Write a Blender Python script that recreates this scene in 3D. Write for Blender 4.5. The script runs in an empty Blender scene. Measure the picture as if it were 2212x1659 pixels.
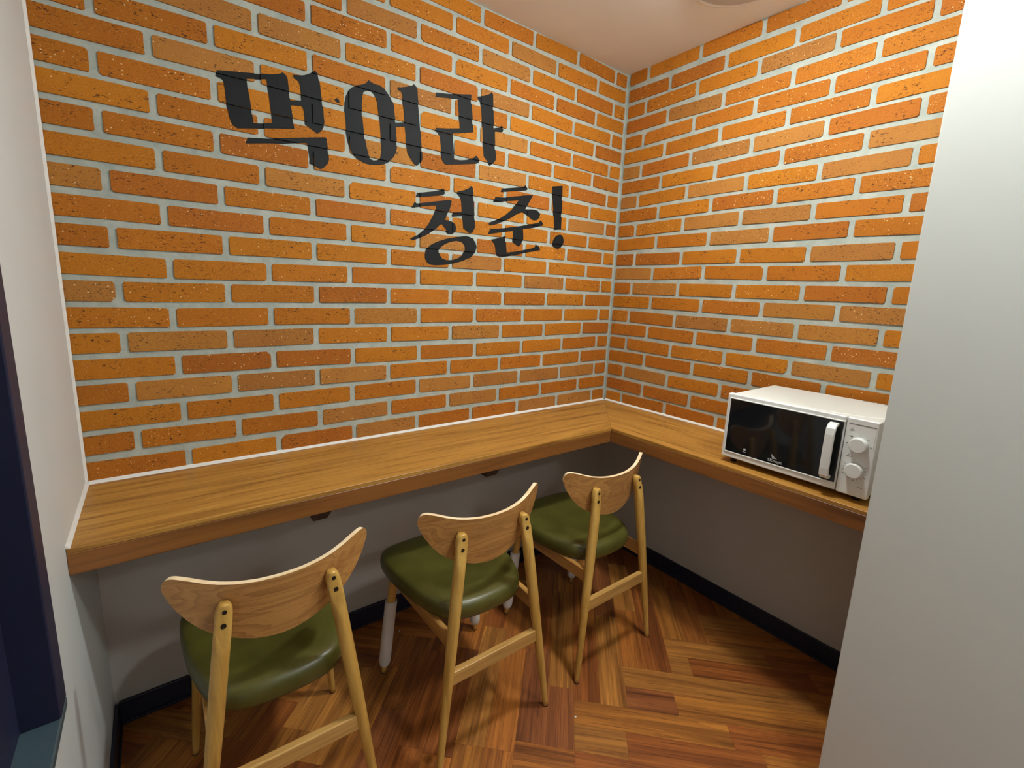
import bpy, bmesh, math, random
from mathutils import Vector, Matrix
from mathutils.geometry import tessellate_polygon

C = bpy.context.scene.collection
H = 0.072            # height of one brick course in metres; wall data below is in courses
FZ = 11.1 * H        # height of the counter top above the floor
random.seed(7)

# ------------------------------------------------------------------ camera, world, exposure
cam_d = bpy.data.cameras.new('camera')
cam = bpy.data.objects.new('camera', cam_d)
C.objects.link(cam)
fwd = Vector((0.5910628, 0.7866149, -0.17855465))
rt = Vector((0.80286415, -0.59506433, 0.03616074))
up = Vector((0.07780693, 0.1647284, 0.98326529))
M = Matrix((rt, up, -fwd)).transposed().to_4x4()
M.translation = Vector((-1.98250551, -1.66862889, 1.38015724))
cam.matrix_world = M
cam_d.sensor_width = 36.0
cam_d.lens = 999.587 * 36 / 2212
cam_d.shift_x = 24.6 / 2212
cam_d.shift_y = -22.45 / 2212
cam_d.clip_start = 0.01
bpy.context.scene.camera = cam

sc = bpy.context.scene
sc.view_settings.view_transform = 'Standard'
sc.view_settings.look = 'None'
sc.view_settings.gamma = 1.0
sc.view_settings.use_curve_mapping = False
sc.view_settings.exposure = 0.2
w = bpy.data.worlds.new('world'); sc.world = w
w.use_nodes = True
w.node_tree.nodes['Background'].inputs[0].default_value = (1.0, 0.95, 0.88, 1)
w.node_tree.nodes['Background'].inputs[1].default_value = 0.02

CEIL = 34.0 * H
WALLROWS={0:[(0.47,0.46,[(1.46,0.46),(5.08,0.46),(8.65,0.46),(12.3,0.46),(15.96,0.46),(19.57,0.43),(23.21,0.43),(26.8,0.41)]),(1.49,1.5,[(3.03,1.48),(6.69,1.47),(10.29,1.47),(13.95,1.5),(17.6,1.5),(21.26,1.44),(24.83,1.47),(28.45,1.52)]),(2.5,2.5,[(1.38,2.51),(4.96,2.49),(8.62,2.5),(12.27,2.52),(15.92,2.55),(19.63,2.53),(23.23,2.49),(26.83,2.51)]),(3.51,3.51,[(3.01,3.51),(6.68,3.47),(10.25,3.47),(13.93,3.5),(17.66,3.5),(21.33,3.53),(24.88,3.53),(28.47,3.52)]),(4.54,4.5,[(1.34,4.55),(4.89,4.5),(8.52,4.46),(12.14,4.44),(15.85,4.45),(19.55,4.47),(23.25,4.51),(26.88,4.49)]),(5.54,5.5,[(2.99,5.59),(6.63,5.53),(10.24,5.51),(13.86,5.52),(17.6,5.53),(21.32,5.55),(24.94,5.51),(28.56,5.5)]),(6.53,6.48,[(1.32,6.53),(4.89,6.53),(8.51,6.52),(12.21,6.51),(15.87,6.51),(19.55,6.49),(23.26,6.5),(26.92,6.45)]),(7.55,7.47,[(2.92,7.57),(6.56,7.56),(10.16,7.55),(13.9,7.56),(17.61,7.55),(21.24,7.52),(24.9,7.5),(28.54,7.46)]),(8.56,8.46,[(1.32,8.56),(4.96,8.61),(8.59,8.63),(12.27,8.62),(15.92,8.59),(19.63,8.52),(23.25,8.46),(26.88,8.41)]),(9.56,9.47,[(2.94,9.56),(6.59,9.58),(10.25,9.58),(13.92,9.56),(17.59,9.53),(21.28,9.52),(24.87,9.49),(28.56,9.46)]),(10.54,10.48,[(1.3,10.54),(4.96,10.55),(8.61,10.55),(12.28,10.54),(15.95,10.52),(19.63,10.52),(23.26,10.48),(26.91,10.47)]),(11.54,11.5,[(2.95,11.53),(6.62,11.53),(10.27,11.54),(13.94,11.53),(17.61,11.52),(21.26,11.51),(24.92,11.5),(28.58,11.5)]),(12.54,12.51,[(1.27,12.55),(5.01,12.49),(8.63,12.53),(12.28,12.56),(15.96,12.55),(19.68,12.51),(23.33,12.52),(26.92,12.5)]),(13.52,13.51,[(2.96,13.49),(6.61,13.54),(10.26,13.58),(13.91,13.64),(17.6,13.58),(21.28,13.53),(24.95,13.53),(28.61,13.52)]),(14.5,14.5,[(1.32,14.48),(4.96,14.56),(8.61,14.63),(12.27,14.58),(15.94,14.56),(19.62,14.54),(23.28,14.51),(26.95,14.51)]),(15.53,15.47,[(2.93,15.59),(6.57,15.58),(10.23,15.56),(13.91,15.55),(17.59,15.53),(21.26,15.51),(24.92,15.47),(28.57,15.46)]),(16.48,16.48,[(1.31,16.45),(4.95,16.52),(8.6,16.57),(12.25,16.55),(15.93,16.53),(19.61,16.53),(23.31,16.55),(26.94,16.5)]),(17.48,17.44,[(2.9,17.48),(6.51,17.52),(10.18,17.61),(13.91,17.54),(17.59,17.53),(21.2,17.56),(24.91,17.48),(28.51,17.41)]),(18.46,18.46,[(1.31,18.46),(4.97,18.44),(8.59,18.57),(12.26,18.54),(15.98,18.56),(19.72,18.49),(23.31,18.45),(26.92,18.47)]),(19.44,19.48,[(2.97,19.44),(6.63,19.46),(10.25,19.54),(13.9,19.54),(17.52,19.57),(21.2,19.5),(24.9,19.49),(28.56,19.48)]),(20.4,20.49,[(1.31,20.37),(4.92,20.42),(8.62,20.47),(12.23,20.51),(15.93,20.49),(19.62,20.43),(23.25,20.48),(26.91,20.49)]),(21.42,21.49,[(2.98,21.42),(6.63,21.43),(10.25,21.48),(13.9,21.5),(17.57,21.48),(21.24,21.47),(24.89,21.48),(28.55,21.49)]),(22.4,22.49,[(1.3,22.38),(4.89,22.49),(8.51,22.45),(12.17,22.41),(15.89,22.46),(19.57,22.48),(23.24,22.48),(26.91,22.49)])],1:[(0.39,0.45,[(1.61,0.38),(5.29,0.46),(8.94,0.38),(12.65,0.42),(16.35,0.44)]),(1.42,1.46,[(3.38,1.38),(7.05,1.39),(10.7,1.43),(14.38,1.45),(18.08,1.46)]),(2.47,2.47,[(1.61,2.48),(5.26,2.42),(8.96,2.45),(12.65,2.47),(16.35,2.47)]),(3.5,3.46,[(3.31,3.53),(6.98,3.51),(10.65,3.53),(14.38,3.47),(18.09,3.46)]),(4.52,4.45,[(1.64,4.53),(5.29,4.46),(8.99,4.46),(12.65,4.46),(16.38,4.42)]),(5.51,5.47,[(3.34,5.55),(6.95,5.49),(10.64,5.48),(14.38,5.48),(18.09,5.47)]),(6.51,6.48,[(1.66,6.51),(5.37,6.45),(9.05,6.47),(12.7,6.45),(16.37,6.47)]),(7.52,7.48,[(3.39,7.55),(7.11,7.53),(10.78,7.5),(14.45,7.51),(18.12,7.48)]),(8.51,8.48,[(1.69,8.51),(5.39,8.49),(9.09,8.47),(12.72,8.47),(16.4,8.46)]),(9.51,9.49,[(3.32,9.5),(7.02,9.57),(10.71,9.51),(14.41,9.49),(18.12,9.49)]),(10.51,10.5,[(1.75,10.5),(5.4,10.49),(9.08,10.5),(12.73,10.46),(16.4,10.48)]),(11.53,11.53,[(3.39,11.59),(7.12,11.58),(10.75,11.58),(14.46,11.6),(18.13,11.54)]),(12.51,12.55,[(1.61,12.49),(5.28,12.59),(8.95,12.63),(12.67,12.58),(16.41,12.55)]),(13.5,13.55,[(3.35,13.51),(7.02,13.57),(10.71,13.58),(14.41,13.61),(18.12,13.56)]),(14.46,14.55,[(1.6,14.43),(5.31,14.54),(9.02,14.54),(12.69,14.51),(16.41,14.55)]),(15.46,15.55,[(3.33,15.44),(7.07,15.45),(10.77,15.56),(14.47,15.6),(18.13,15.56)]),(16.43,16.55,[(1.67,16.4),(5.34,16.49),(9.07,16.51),(12.71,16.57),(16.4,16.58)]),(17.45,17.52,[(3.39,17.43),(7.12,17.52),(10.81,17.52),(14.48,17.51),(18.12,17.52)]),(18.44,18.49,[(1.63,18.41),(5.33,18.5),(9.01,18.53),(12.7,18.47),(16.32,18.49)]),(19.46,19.47,[(3.4,19.47),(7.1,19.41),(10.81,19.42),(14.41,19.48),(18.07,19.47)]),(20.45,20.45,[(1.63,20.44),(5.34,20.51),(8.98,20.5),(12.66,20.5),(16.24,20.43)]),(21.47,21.44,[(3.37,21.41),(7.03,21.44),(10.75,21.39),(14.32,21.39),(18.04,21.44)]),(22.52,22.45,[(1.63,22.54),(5.34,22.54),(8.98,22.49),(12.67,22.45),(16.33,22.44)])]}
LETTERS=[('word1',[[[(24.779,16.24),(24.854,16.013),(24.758,16.001),(24.626,15.96),(24.58,15.907),(24.538,15.578),(24.523,15.001),(24.472,14.8),(24.447,14.591),(24.394,14.415),(24.312,14.298),(24.161,14.228),(23.577,14.35),(22.746,14.532),(21.95,14.688),(21.987,14.871),(22.025,15.351),(22.067,15.598),(22.014,15.625),(21.63,15.69),(21.558,15.635),(21.521,15.441),(21.493,14.981),(21.271,14.854),(20.953,14.699),(20.809,14.835),(20.677,15.043),(20.654,15.258),(20.686,15.757),(20.747,16.272),(20.806,16.84),(20.871,17.168),(20.93,17.253),(21.035,17.266),(21.19,17.137),(21.433,16.999),(21.7,16.905),(21.91,16.866),(21.905,16.728),(21.796,16.701),(21.697,16.629),(21.645,16.445),(21.627,16.164),(21.616,15.909),(21.829,15.871),(22.064,15.798),(22.084,15.878),(22.105,16.183),(22.136,16.483),(22.144,16.621),(22.195,16.746),(22.332,16.846),(22.434,16.763),(22.757,16.646),(23.463,16.49),(24.242,16.344)],[(23.727,16.212),(22.988,16.386),(22.971,16.178),(22.922,15.778),(22.869,15.18),(22.835,14.724),(23.565,14.56),(23.601,14.897),(23.651,15.43),(23.707,15.848)],'new',[(23.811,13.954),(23.904,13.698),(23.056,13.869),(22.43,13.981),(21.959,14.105),(21.446,14.209),(21.406,14.053),(21.371,13.76),(21.349,13.524),(21.37,13.369),(21.187,13.311),(21.018,13.218),(20.909,13.191),(20.764,13.262),(20.565,13.482),(20.489,13.681),(20.518,13.984),(20.543,14.224),(20.571,14.553),(20.611,14.605),(20.69,14.604),(21.891,14.333),(23.047,14.07)],'new',[(20.081,16.396),(20.18,16.296),(20.102,16.226),(20.006,16.205),(19.956,16.232),(19.954,16.308),(20.001,16.386)]],[[(18.556,17.563),(18.68,17.396),(18.863,17.293),(19.144,17.183),(19.343,17.059),(19.523,16.853),(19.645,16.591),(19.71,16.291),(19.73,15.929),(19.69,15.507),(19.681,15.075),(19.612,14.652),(19.481,14.309),(19.326,14.079),(19.127,13.929),(18.842,13.829),(18.508,13.805),(18.125,13.861),(17.821,13.954),(17.557,14.118),(17.356,14.332),(17.199,14.597),(17.13,14.884),(17.143,15.194),(17.172,15.537),(17.171,15.808),(16.722,15.926),(16.677,15.565),(16.677,15.211),(16.608,15.027),(16.562,14.718),(16.47,14.576),(16.141,14.233),(15.998,14.217),(15.76,14.464),(15.713,14.636),(15.775,15.273),(15.841,16.06),(15.916,16.834),(15.99,17.479),(16.014,17.782),(16.084,17.995),(16.2,18.033),(16.291,17.94),(16.563,17.811),(16.876,17.69),(17.088,17.646),(17.089,17.541),(16.899,17.496),(16.823,17.344),(16.811,17.005),(16.744,16.56),(16.722,16.14),(17.192,16.026),(17.235,16.292),(17.277,16.701),(17.32,16.879),(17.427,17.078),(17.62,17.291),(17.831,17.421),(18.041,17.476),(18.27,17.47),(18.414,17.504)],[(18.624,17.104),(18.419,17.114),(18.256,16.98),(18.154,16.748),(18.096,16.391),(18.037,15.956),(18.001,15.399),(17.951,14.837),(17.937,14.533),(18.014,14.21),(18.165,14.097),(18.336,14.054),(18.504,14.1),(18.606,14.252),(18.685,14.54),(18.781,14.971),(18.835,15.405),(18.887,15.946),(18.899,16.381),(18.872,16.787),(18.788,16.996)]],[[(14.945,17.973),(14.991,17.739),(14.373,17.847),(13.634,17.984),(13.657,17.864),(13.595,17.467),(13.53,16.901),(13.495,16.553),(14.347,16.367),(14.948,16.264),(15.005,16.121),(14.821,16.059),(14.719,15.896),(14.663,15.495),(14.631,15.086),(14.602,14.841),(14.472,14.634),(14.316,14.565),(13.532,14.717),(12.72,14.892),(12.331,14.975),(12.175,15.069),(12.167,15.159),(12.256,15.276),(12.4,15.381),(12.563,15.241),(13.0,15.06),(13.483,14.941),(13.775,14.918),(13.812,15.412),(13.865,15.949),(13.907,16.213),(13.304,16.37),(12.615,16.552),(12.662,17.012),(12.736,17.672),(12.817,18.197),(12.795,18.37),(12.876,18.391),(13.353,18.277),(14.226,18.094)],'new',[(11.477,18.868),(11.614,18.734),(11.947,18.564),(12.387,18.423),(12.355,18.292),(12.214,18.201),(12.149,17.94),(12.068,17.231),(11.996,16.467),(11.934,15.822),(11.891,15.432),(11.713,15.287),(11.44,15.013),(11.297,15.115),(11.07,15.359),(11.034,15.502),(11.096,15.985),(11.144,16.423),(11.163,16.885),(10.602,16.983),(10.537,17.131),(10.708,17.326),(10.822,17.203),(11.23,17.069),(11.284,17.671),(11.341,18.352),(11.375,18.774)]]]),('word2',[[[(14.472,13.339),(14.613,13.231),(14.942,13.131),(15.495,12.999),(16.012,12.885),(16.069,12.669),(15.493,12.765),(14.845,12.908),(14.419,12.997),(14.315,13.124),(14.375,13.254)],'new',[(16.165,12.413),(16.306,12.105),(15.716,12.239),(15.12,12.368),(14.862,12.402),(14.929,12.122),(15.067,11.866),(15.343,11.395),(15.617,11.047),(15.935,10.777),(16.427,10.541),(16.294,10.446),(15.934,10.578),(15.569,10.752),(15.245,10.924),(14.918,11.158),(14.682,11.386),(14.539,11.474),(14.392,11.335),(14.243,11.186),(14.241,11.063),(14.092,10.987),(13.844,10.998),(13.647,11.164),(13.611,11.376),(13.68,11.555),(13.858,11.681),(14.105,11.714),(14.325,11.718),(14.208,11.968),(14.066,12.23),(13.973,12.526),(13.919,12.736),(13.979,12.801),(14.27,12.749),(15.029,12.578),(15.763,12.409),(15.987,12.359)],'new',[(12.692,13.731),(12.842,13.585),(13.145,13.437),(13.569,13.313),(13.592,13.208),(13.388,13.034),(13.306,12.778),(13.273,12.494),(13.258,12.268),(13.818,12.17),(13.889,12.006),(13.863,11.935),(13.464,12.007),(13.221,12.044),(13.177,11.715),(13.144,11.424),(12.987,11.314),(12.695,11.152),(12.513,11.234),(12.362,11.506),(12.363,11.89),(12.432,12.391),(12.468,12.891),(12.536,13.382),(12.559,13.627)],'new',[(12.926,11.002),(13.54,10.889),(14.235,10.725),(14.814,10.517),(15.192,10.321),(15.448,10.097),(15.548,9.805),(15.536,9.561),(15.418,9.385),(15.229,9.273),(14.894,9.252),(14.408,9.301),(13.711,9.428),(13.098,9.617),(12.578,9.847),(12.265,10.131),(12.167,10.444),(12.256,10.698),(12.449,10.875),(12.663,10.971)],[(13.585,10.667),(13.227,10.635),(13.025,10.417),(13.02,10.204),(13.158,9.936),(13.462,9.722),(13.816,9.613),(14.166,9.577),(14.462,9.633),(14.636,9.83),(14.688,10.054),(14.569,10.249),(14.304,10.437),(13.936,10.594)]],[[(8.754,14.389),(8.899,14.268),(9.376,14.16),(10.131,14.002),(10.557,13.907),(10.621,13.703),(9.833,13.863),(9.007,14.02),(8.644,14.091),(8.514,14.192),(8.658,14.327)],'new',[(10.985,13.384),(11.112,13.095),(10.889,13.103),(10.268,13.239),(9.805,13.315),(9.275,13.419),(9.441,13.164),(9.779,12.808),(10.174,12.492),(10.623,12.218),(11.013,12.042),(11.409,11.889),(11.365,11.75),(10.892,11.858),(10.329,12.075),(9.757,12.363),(9.352,12.614),(8.966,12.774),(8.686,12.717),(8.43,12.61),(8.233,12.471),(7.975,12.407),(7.721,12.45),(7.539,12.621),(7.458,12.865),(7.631,13.031),(7.954,13.074),(8.331,13.035),(8.64,12.996),(8.475,13.337),(8.246,13.687),(8.121,13.887),(8.627,13.815),(9.525,13.62),(10.392,13.432)],'new',[(7.399,12.487),(7.583,12.311),(8.213,12.148),(9.132,11.934),(10.311,11.698),(11.301,11.538),(11.429,11.245),(10.588,11.424),(9.598,11.604),(9.582,11.295),(9.577,10.953),(9.378,10.855),(9.096,10.73),(8.89,10.896),(8.746,11.095),(8.767,11.465),(8.817,11.793),(7.883,11.973),(7.17,12.214),(7.224,12.327)],'new',[(10.145,11.265),(10.345,11.179),(10.801,11.047),(11.166,10.961),(11.134,10.862),(10.93,10.723),(10.862,10.46),(10.824,10.239),(10.73,10.065),(10.466,9.983),(10.057,10.044),(9.162,10.246),(8.299,10.451),(7.339,10.653),(7.417,10.83),(7.69,10.989),(7.807,10.798),(8.121,10.678),(9.051,10.464),(10.01,10.29),(10.055,10.616),(10.102,10.975)]],[[(6.576,14.632),(5.679,14.816),(5.616,13.716),(5.612,12.991),(5.596,12.114),(6.192,12.004),(6.278,12.672),(6.458,13.699)],'new',[(5.722,11.757),(6.027,11.655),(6.248,11.39),(6.311,11.14),(6.216,10.976),(5.964,10.858),(5.72,10.868),(5.447,10.989),(5.323,11.199),(5.287,11.452),(5.397,11.665),(5.546,11.76)]]])]
PALE={(1,14,4),(0,18,7),(0,16,7),(0,6,5),(0,5,7),(1,6,3),(1,7,4),(0,1,3),(0,12,6),(0,3,6),(1,12,3),(0,8,2),(0,0,1),(0,14,3),(0,2,1),(0,2,4),(0,16,3),(0,5,3),(1,14,0),(0,5,6),(0,18,3),(1,6,2),(1,16,0),(0,18,6),(0,20,3),(1,15,4),(0,21,2),(1,16,3),(0,1,5),(1,7,3),(0,3,5),(1,12,2),(1,2,1),(0,17,4),(0,9,3),(1,4,4),(1,19,1),(1,8,1),(1,9,0),(0,14,5),(0,10,4),(0,2,3),(1,20,3),(1,14,2),(1,6,4),(1,16,2),(0,7,8),(0,20,5),(0,12,1),(1,10,4),(0,11,8),(0,3,7),(0,0,5),(0,0,2),(0,2,2),(1,11,2)}
P_A, P_B, P_C = 225.0, 118.0, 34.0
COL_A = (0.96, 1.0, 0.96)
COL_B = (0.94, 1.0, 1.0)
# ------------------------------------------------------------------ lights (flush round ceiling lamps)
LAMPS = [((-0.74, -0.96), 0.085, P_A, COL_A),
         ((-0.96, -1.78), 0.085, P_B, COL_B),
         ((-1.00, -3.20), 0.150, P_C, COL_B)]

# ------------------------------------------------------------------ helpers
def tag(o, label=None, cat=None, group=None, kind=None):
    if label: o['label'] = label
    if cat: o['category'] = cat
    if group: o['group'] = group
    if kind: o['kind'] = kind
    return o
def link(name, me, parent=None, loc=None):
    o = bpy.data.objects.new(name, me); C.objects.link(o)
    if parent is not None: o.parent = parent
    if loc is not None: o.location = loc
    return o
def empty(name, loc, rz=0):
    o = bpy.data.objects.new(name, None); C.objects.link(o)
    o.location = loc; o.rotation_euler = (0, 0, rz); o.empty_display_size = 0.05
    return o
def mesh_from(verts, faces, mats, smooth=False, mi=None, name='m'):
    me = bpy.data.meshes.new(name); me.from_pydata(verts, [], faces)
    for m in (mats if isinstance(mats, (list, tuple)) else [mats]): me.materials.append(m)
    if mi:
        for p, i in zip(me.polygons, mi): p.material_index = i
    if smooth:
        for p in me.polygons: p.use_smooth = True
    me.update()
    return me
def bevel(o, width=0.002, seg=2):
    m = o.modifiers.new('bevel', 'BEVEL'); m.width = width; m.segments = seg; m.limit_method = 'ANGLE'
    m.angle_limit = math.radians(40)
    return o
def box_me(x0, x1, y0, y1, z0, z1, mat):
    v = [(x, y, z) for z in (z0, z1) for y in (y0, y1) for x in (x0, x1)]
    f = [(0, 2, 3, 1), (4, 5, 7, 6), (0, 1, 5, 4), (2, 6, 7, 3), (0, 4, 6, 2), (1, 3, 7, 5)]
    return mesh_from(v, f, mat)
def box(name, x0, x1, y0, y1, z0, z1, mat, parent=None, bev=0.0, seg=2):
    o = link(name, box_me(x0, x1, y0, y1, z0, z1, mat), parent)
    if bev: bevel(o, bev, seg)
    return o
def prism(name, pts, axis, a, b, mat, parent=None, bev=0.0, seg=2, smooth=False):
    """pts: 2D polygon in the two remaining axes; extruded along axis from a to b."""
    def P(p, t):
        if axis == 0: return (t, p[0], p[1])
        if axis == 1: return (p[0], t, p[1])
        return (p[0], p[1], t)
    n = len(pts); v = [P(p, a) for p in pts] + [P(p, b) for p in pts]
    f = [tuple(range(n))[::-1], tuple(range(n, 2 * n))] + [(i, (i + 1) % n, n + (i + 1) % n, n + i) for i in range(n)]
    me = mesh_from(v, f, mat)
    bm = bmesh.new(); bm.from_mesh(me); bmesh.ops.recalc_face_normals(bm, faces=bm.faces); bm.to_mesh(me); bm.free()
    o = link(name, me, parent)
    if smooth:
        for p in me.polygons:
            if len(p.vertices) == 4: p.use_smooth = True
    if bev: bevel(o, bev, seg)
    return o
def lathe(name, prof, mat, parent=None, seg=40, matrix=None, smooth=True):
    """prof: (r, z) list from bottom to top, closed with caps where r > 0."""
    v = []; f = []
    for r, z in prof:
        for k in range(seg):
            a = 2 * math.pi * k / seg; v.append((r * math.cos(a), r * math.sin(a), z))
    for i in range(len(prof) - 1):
        for k in range(seg):
            f.append((i * seg + k, i * seg + (k + 1) % seg, (i + 1) * seg + (k + 1) % seg, (i + 1) * seg + k))
    f.append(tuple(range(seg))[::-1]); f.append(tuple(range((len(prof) - 1) * seg, len(prof) * seg)))
    if matrix is not None: v = [tuple(matrix @ Vector(p)) for p in v]
    me = mesh_from(v, f, mat, smooth)
    me.polygons[-1].use_smooth = False; me.polygons[-2].use_smooth = False
    return link(name, me, parent)

# ------------------------------------------------------------------ materials
def srgb(r, g, b):
    def c(v):
        v /= 255.0
        return v / 12.92 if v <= 0.04045 else ((v + 0.055) / 1.055) ** 2.4
    return (c(r), c(g), c(b), 1.0)
class NT:
    def __init__(s, name):
        s.m = bpy.data.materials.new(name); s.m.use_nodes = True
        s.t = s.m.node_tree; s.b = s.t.nodes['Principled BSDF']
    def n(s, typ, **kw):
        x = s.t.nodes.new(typ)
        for k, v in kw.items():
            if k.startswith('i_'):
                key = k[2:]
                key = int(key) if key.isdigit() else key
                x.inputs[key].default_value = v
            else: setattr(x, k, v)
        return x
    def l(s, a, b): s.t.links.new(a, b)
    def inp(s, x, i, v):
        if hasattr(v, 'links') or hasattr(v, 'is_linked'): s.l(v, x.inputs[i])
        else: x.inputs[i].default_value = v
    def coords(s, scale=(1, 1, 1), randomize=True):
        tc = s.n('ShaderNodeTexCoord'); mp = s.n('ShaderNodeMapping'); mp.inputs['Scale'].default_value = scale
        if randomize:
            oi = s.n('ShaderNodeObjectInfo')
            mul = s.n('ShaderNodeMath', operation='MULTIPLY'); mul.inputs[1].default_value = 37.0
            s.l(oi.outputs['Random'], mul.inputs[0])
            add = s.n('ShaderNodeVectorMath', operation='ADD')
            s.l(tc.outputs['Object'], add.inputs[0]); s.l(mul.outputs[0], add.inputs[1]); s.l(add.outputs[0], mp.inputs[0])
        else: s.l(tc.outputs['Object'], mp.inputs[0])
        return mp.outputs[0]
    def noise(s, vec, scale, detail=3, rough=0.55, dist=0.0):
        x = s.n('ShaderNodeTexNoise'); x.inputs['Scale'].default_value = scale; x.inputs['Detail'].default_value = detail
        x.inputs['Roughness'].default_value = rough; x.inputs['Distortion'].default_value = dist
        s.l(vec, x.inputs['Vector']); return x.outputs['Fac']
    def voro(s, vec, scale, feature='F1', rnd=1.0):
        x = s.n('ShaderNodeTexVoronoi', feature=feature); x.inputs['Scale'].default_value = scale
        x.inputs['Randomness'].default_value = rnd
        s.l(vec, x.inputs['Vector']); return x
    def ramp(s, fac, stops, interp='LINEAR'):
        x = s.n('ShaderNodeValToRGB'); x.color_ramp.interpolation = interp
        el = x.color_ramp.elements
        while len(el) < len(stops): el.new(0.5)
        for e, (p, c) in zip(el, stops):
            e.position = p; e.color = c if len(c) == 4 else (*c, 1)
        s.l(fac, x.inputs[0]); return x.outputs['Color']
    def step(s, fac, a, b):
        x = s.n('ShaderNodeMapRange'); x.inputs['From Min'].default_value = a; x.inputs['From Max'].default_value = b
        s.l(fac, x.inputs['Value']); return x.outputs[0]
    def mul(s, a, b):
        x = s.n('ShaderNodeMath', operation='MULTIPLY'); s.inp(x, 0, a); s.inp(x, 1, b); return x.outputs[0]
    def mix(s, fac, a, b, mode='MIX'):
        x = s.n('ShaderNodeMix', data_type='RGBA', blend_type=mode)
        s.inp(x, 0, fac); s.inp(x, 6, a); s.inp(x, 7, b); return x.outputs[2]
    def bump(s, h, strength=0.3, dist=0.002):
        x = s.n('ShaderNodeBump'); x.inputs['Strength'].default_value = strength; x.inputs['Distance'].default_value = dist
        s.l(h, x.inputs['Height']); s.l(x.outputs[0], s.b.inputs['Normal'])
    def out(s, col=None, rough=None, spec=None):
        if col is not None: s.inp(s.b, 'Base Color', col)
        if rough is not None: s.inp(s.b, 'Roughness', rough)
        if spec is not None: s.b.inputs['Specular IOR Level'].default_value = spec
        return s.m

def m_plain(name, col, rough=0.5, spec=0.5, nscale=0, namp=0.06, bump=0, bscale=200, metal=0):
    s = NT(name); c = col
    v = s.coords(randomize=False)
    if nscale:
        f = s.noise(v, nscale, 4)
        c = s.mix(s.step(f, 0.3, 0.7), tuple(x * (1 - namp) for x in col[:3]) + (1,), tuple(min(1, x * (1 + namp)) for x in col[:3]) + (1,))
    if bump: s.bump(s.noise(v, bscale, 3), bump, 0.001)
    s.b.inputs['Metallic'].default_value = metal
    return s.out(c, rough, spec)

def m_brick():
    s = NT('brick_clay'); v = s.coords()
    oi = s.n('ShaderNodeObjectInfo'); base = oi.outputs['Color']
    big = s.noise(v, 9, 4, 0.6)
    c = s.mix(s.step(big, 0.3, 0.72), s.mix(0.86, (0.26, 0.085, 0.012, 1), base), s.mix(0.93, (0.7, 0.36, 0.03, 1), base))
    sand = s.noise(v, 420, 2)
    c = s.mix(s.mul(s.step(sand, 0.45, 0.8), 0.16), c, (0.55, 0.27, 0.07, 1))
    v2 = s.coords((1.0, 1.0, 2.6))
    pn = s.noise(v2, 95, 3, 0.6, 0.4); gate = s.noise(v, 16, 2)
    pit = s.mul(s.step(pn, 0.60, 0.635), s.step(gate, 0.42, 0.54))
    pit2 = s.mul(s.step(s.noise(v2, 240, 2), 0.62, 0.67), 0.7)
    pm = s.n('ShaderNodeMath', operation='MAXIMUM'); s.l(pit, pm.inputs[0]); s.l(pit2, pm.inputs[1])
    c = s.mix(s.mul(pm.outputs[0], 0.85), c, (0.045, 0.014, 0.006, 1))
    vo = s.voro(v, 120)
    pick = s.n('ShaderNodeSeparateColor'); s.l(vo.outputs['Color'], pick.inputs[0])
    szr = s.n('ShaderNodeMath', operation='MULTIPLY'); s.l(pick.outputs[1], szr.inputs[0]); szr.inputs[1].default_value = 0.25
    ls = s.n('ShaderNodeMath', operation='LESS_THAN'); s.l(vo.outputs['Distance'], ls.inputs[0]); s.l(szr.outputs[0], ls.inputs[1])
    spec = s.mul(ls.outputs[0], s.step(pick.outputs[0], 0.74, 0.78))
    vo2 = s.voro(v, 330); pk2 = s.n('ShaderNodeSeparateColor'); s.l(vo2.outputs['Color'], pk2.inputs[0])
    ls2 = s.n('ShaderNodeMath', operation='LESS_THAN'); s.l(vo2.outputs['Distance'], ls2.inputs[0]); ls2.inputs[1].default_value = 0.24
    c = s.mix(s.mul(s.mul(ls2.outputs[0], s.step(pk2.outputs[0], 0.80, 0.84)), 0.55), c, (0.75, 0.48, 0.22, 1))
    c = s.mix(s.mul(spec, 0.8), c, (0.80, 0.55, 0.30, 1))
    hh = s.n('ShaderNodeMath', operation='SUBTRACT'); s.l(sand, hh.inputs[0]); s.l(s.mul(pm.outputs[0], 3.0), hh.inputs[1])
    s.bump(hh.outputs[0], 0.35, 0.0012)
    return s.out(c, 0.75, 0.22)

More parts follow.
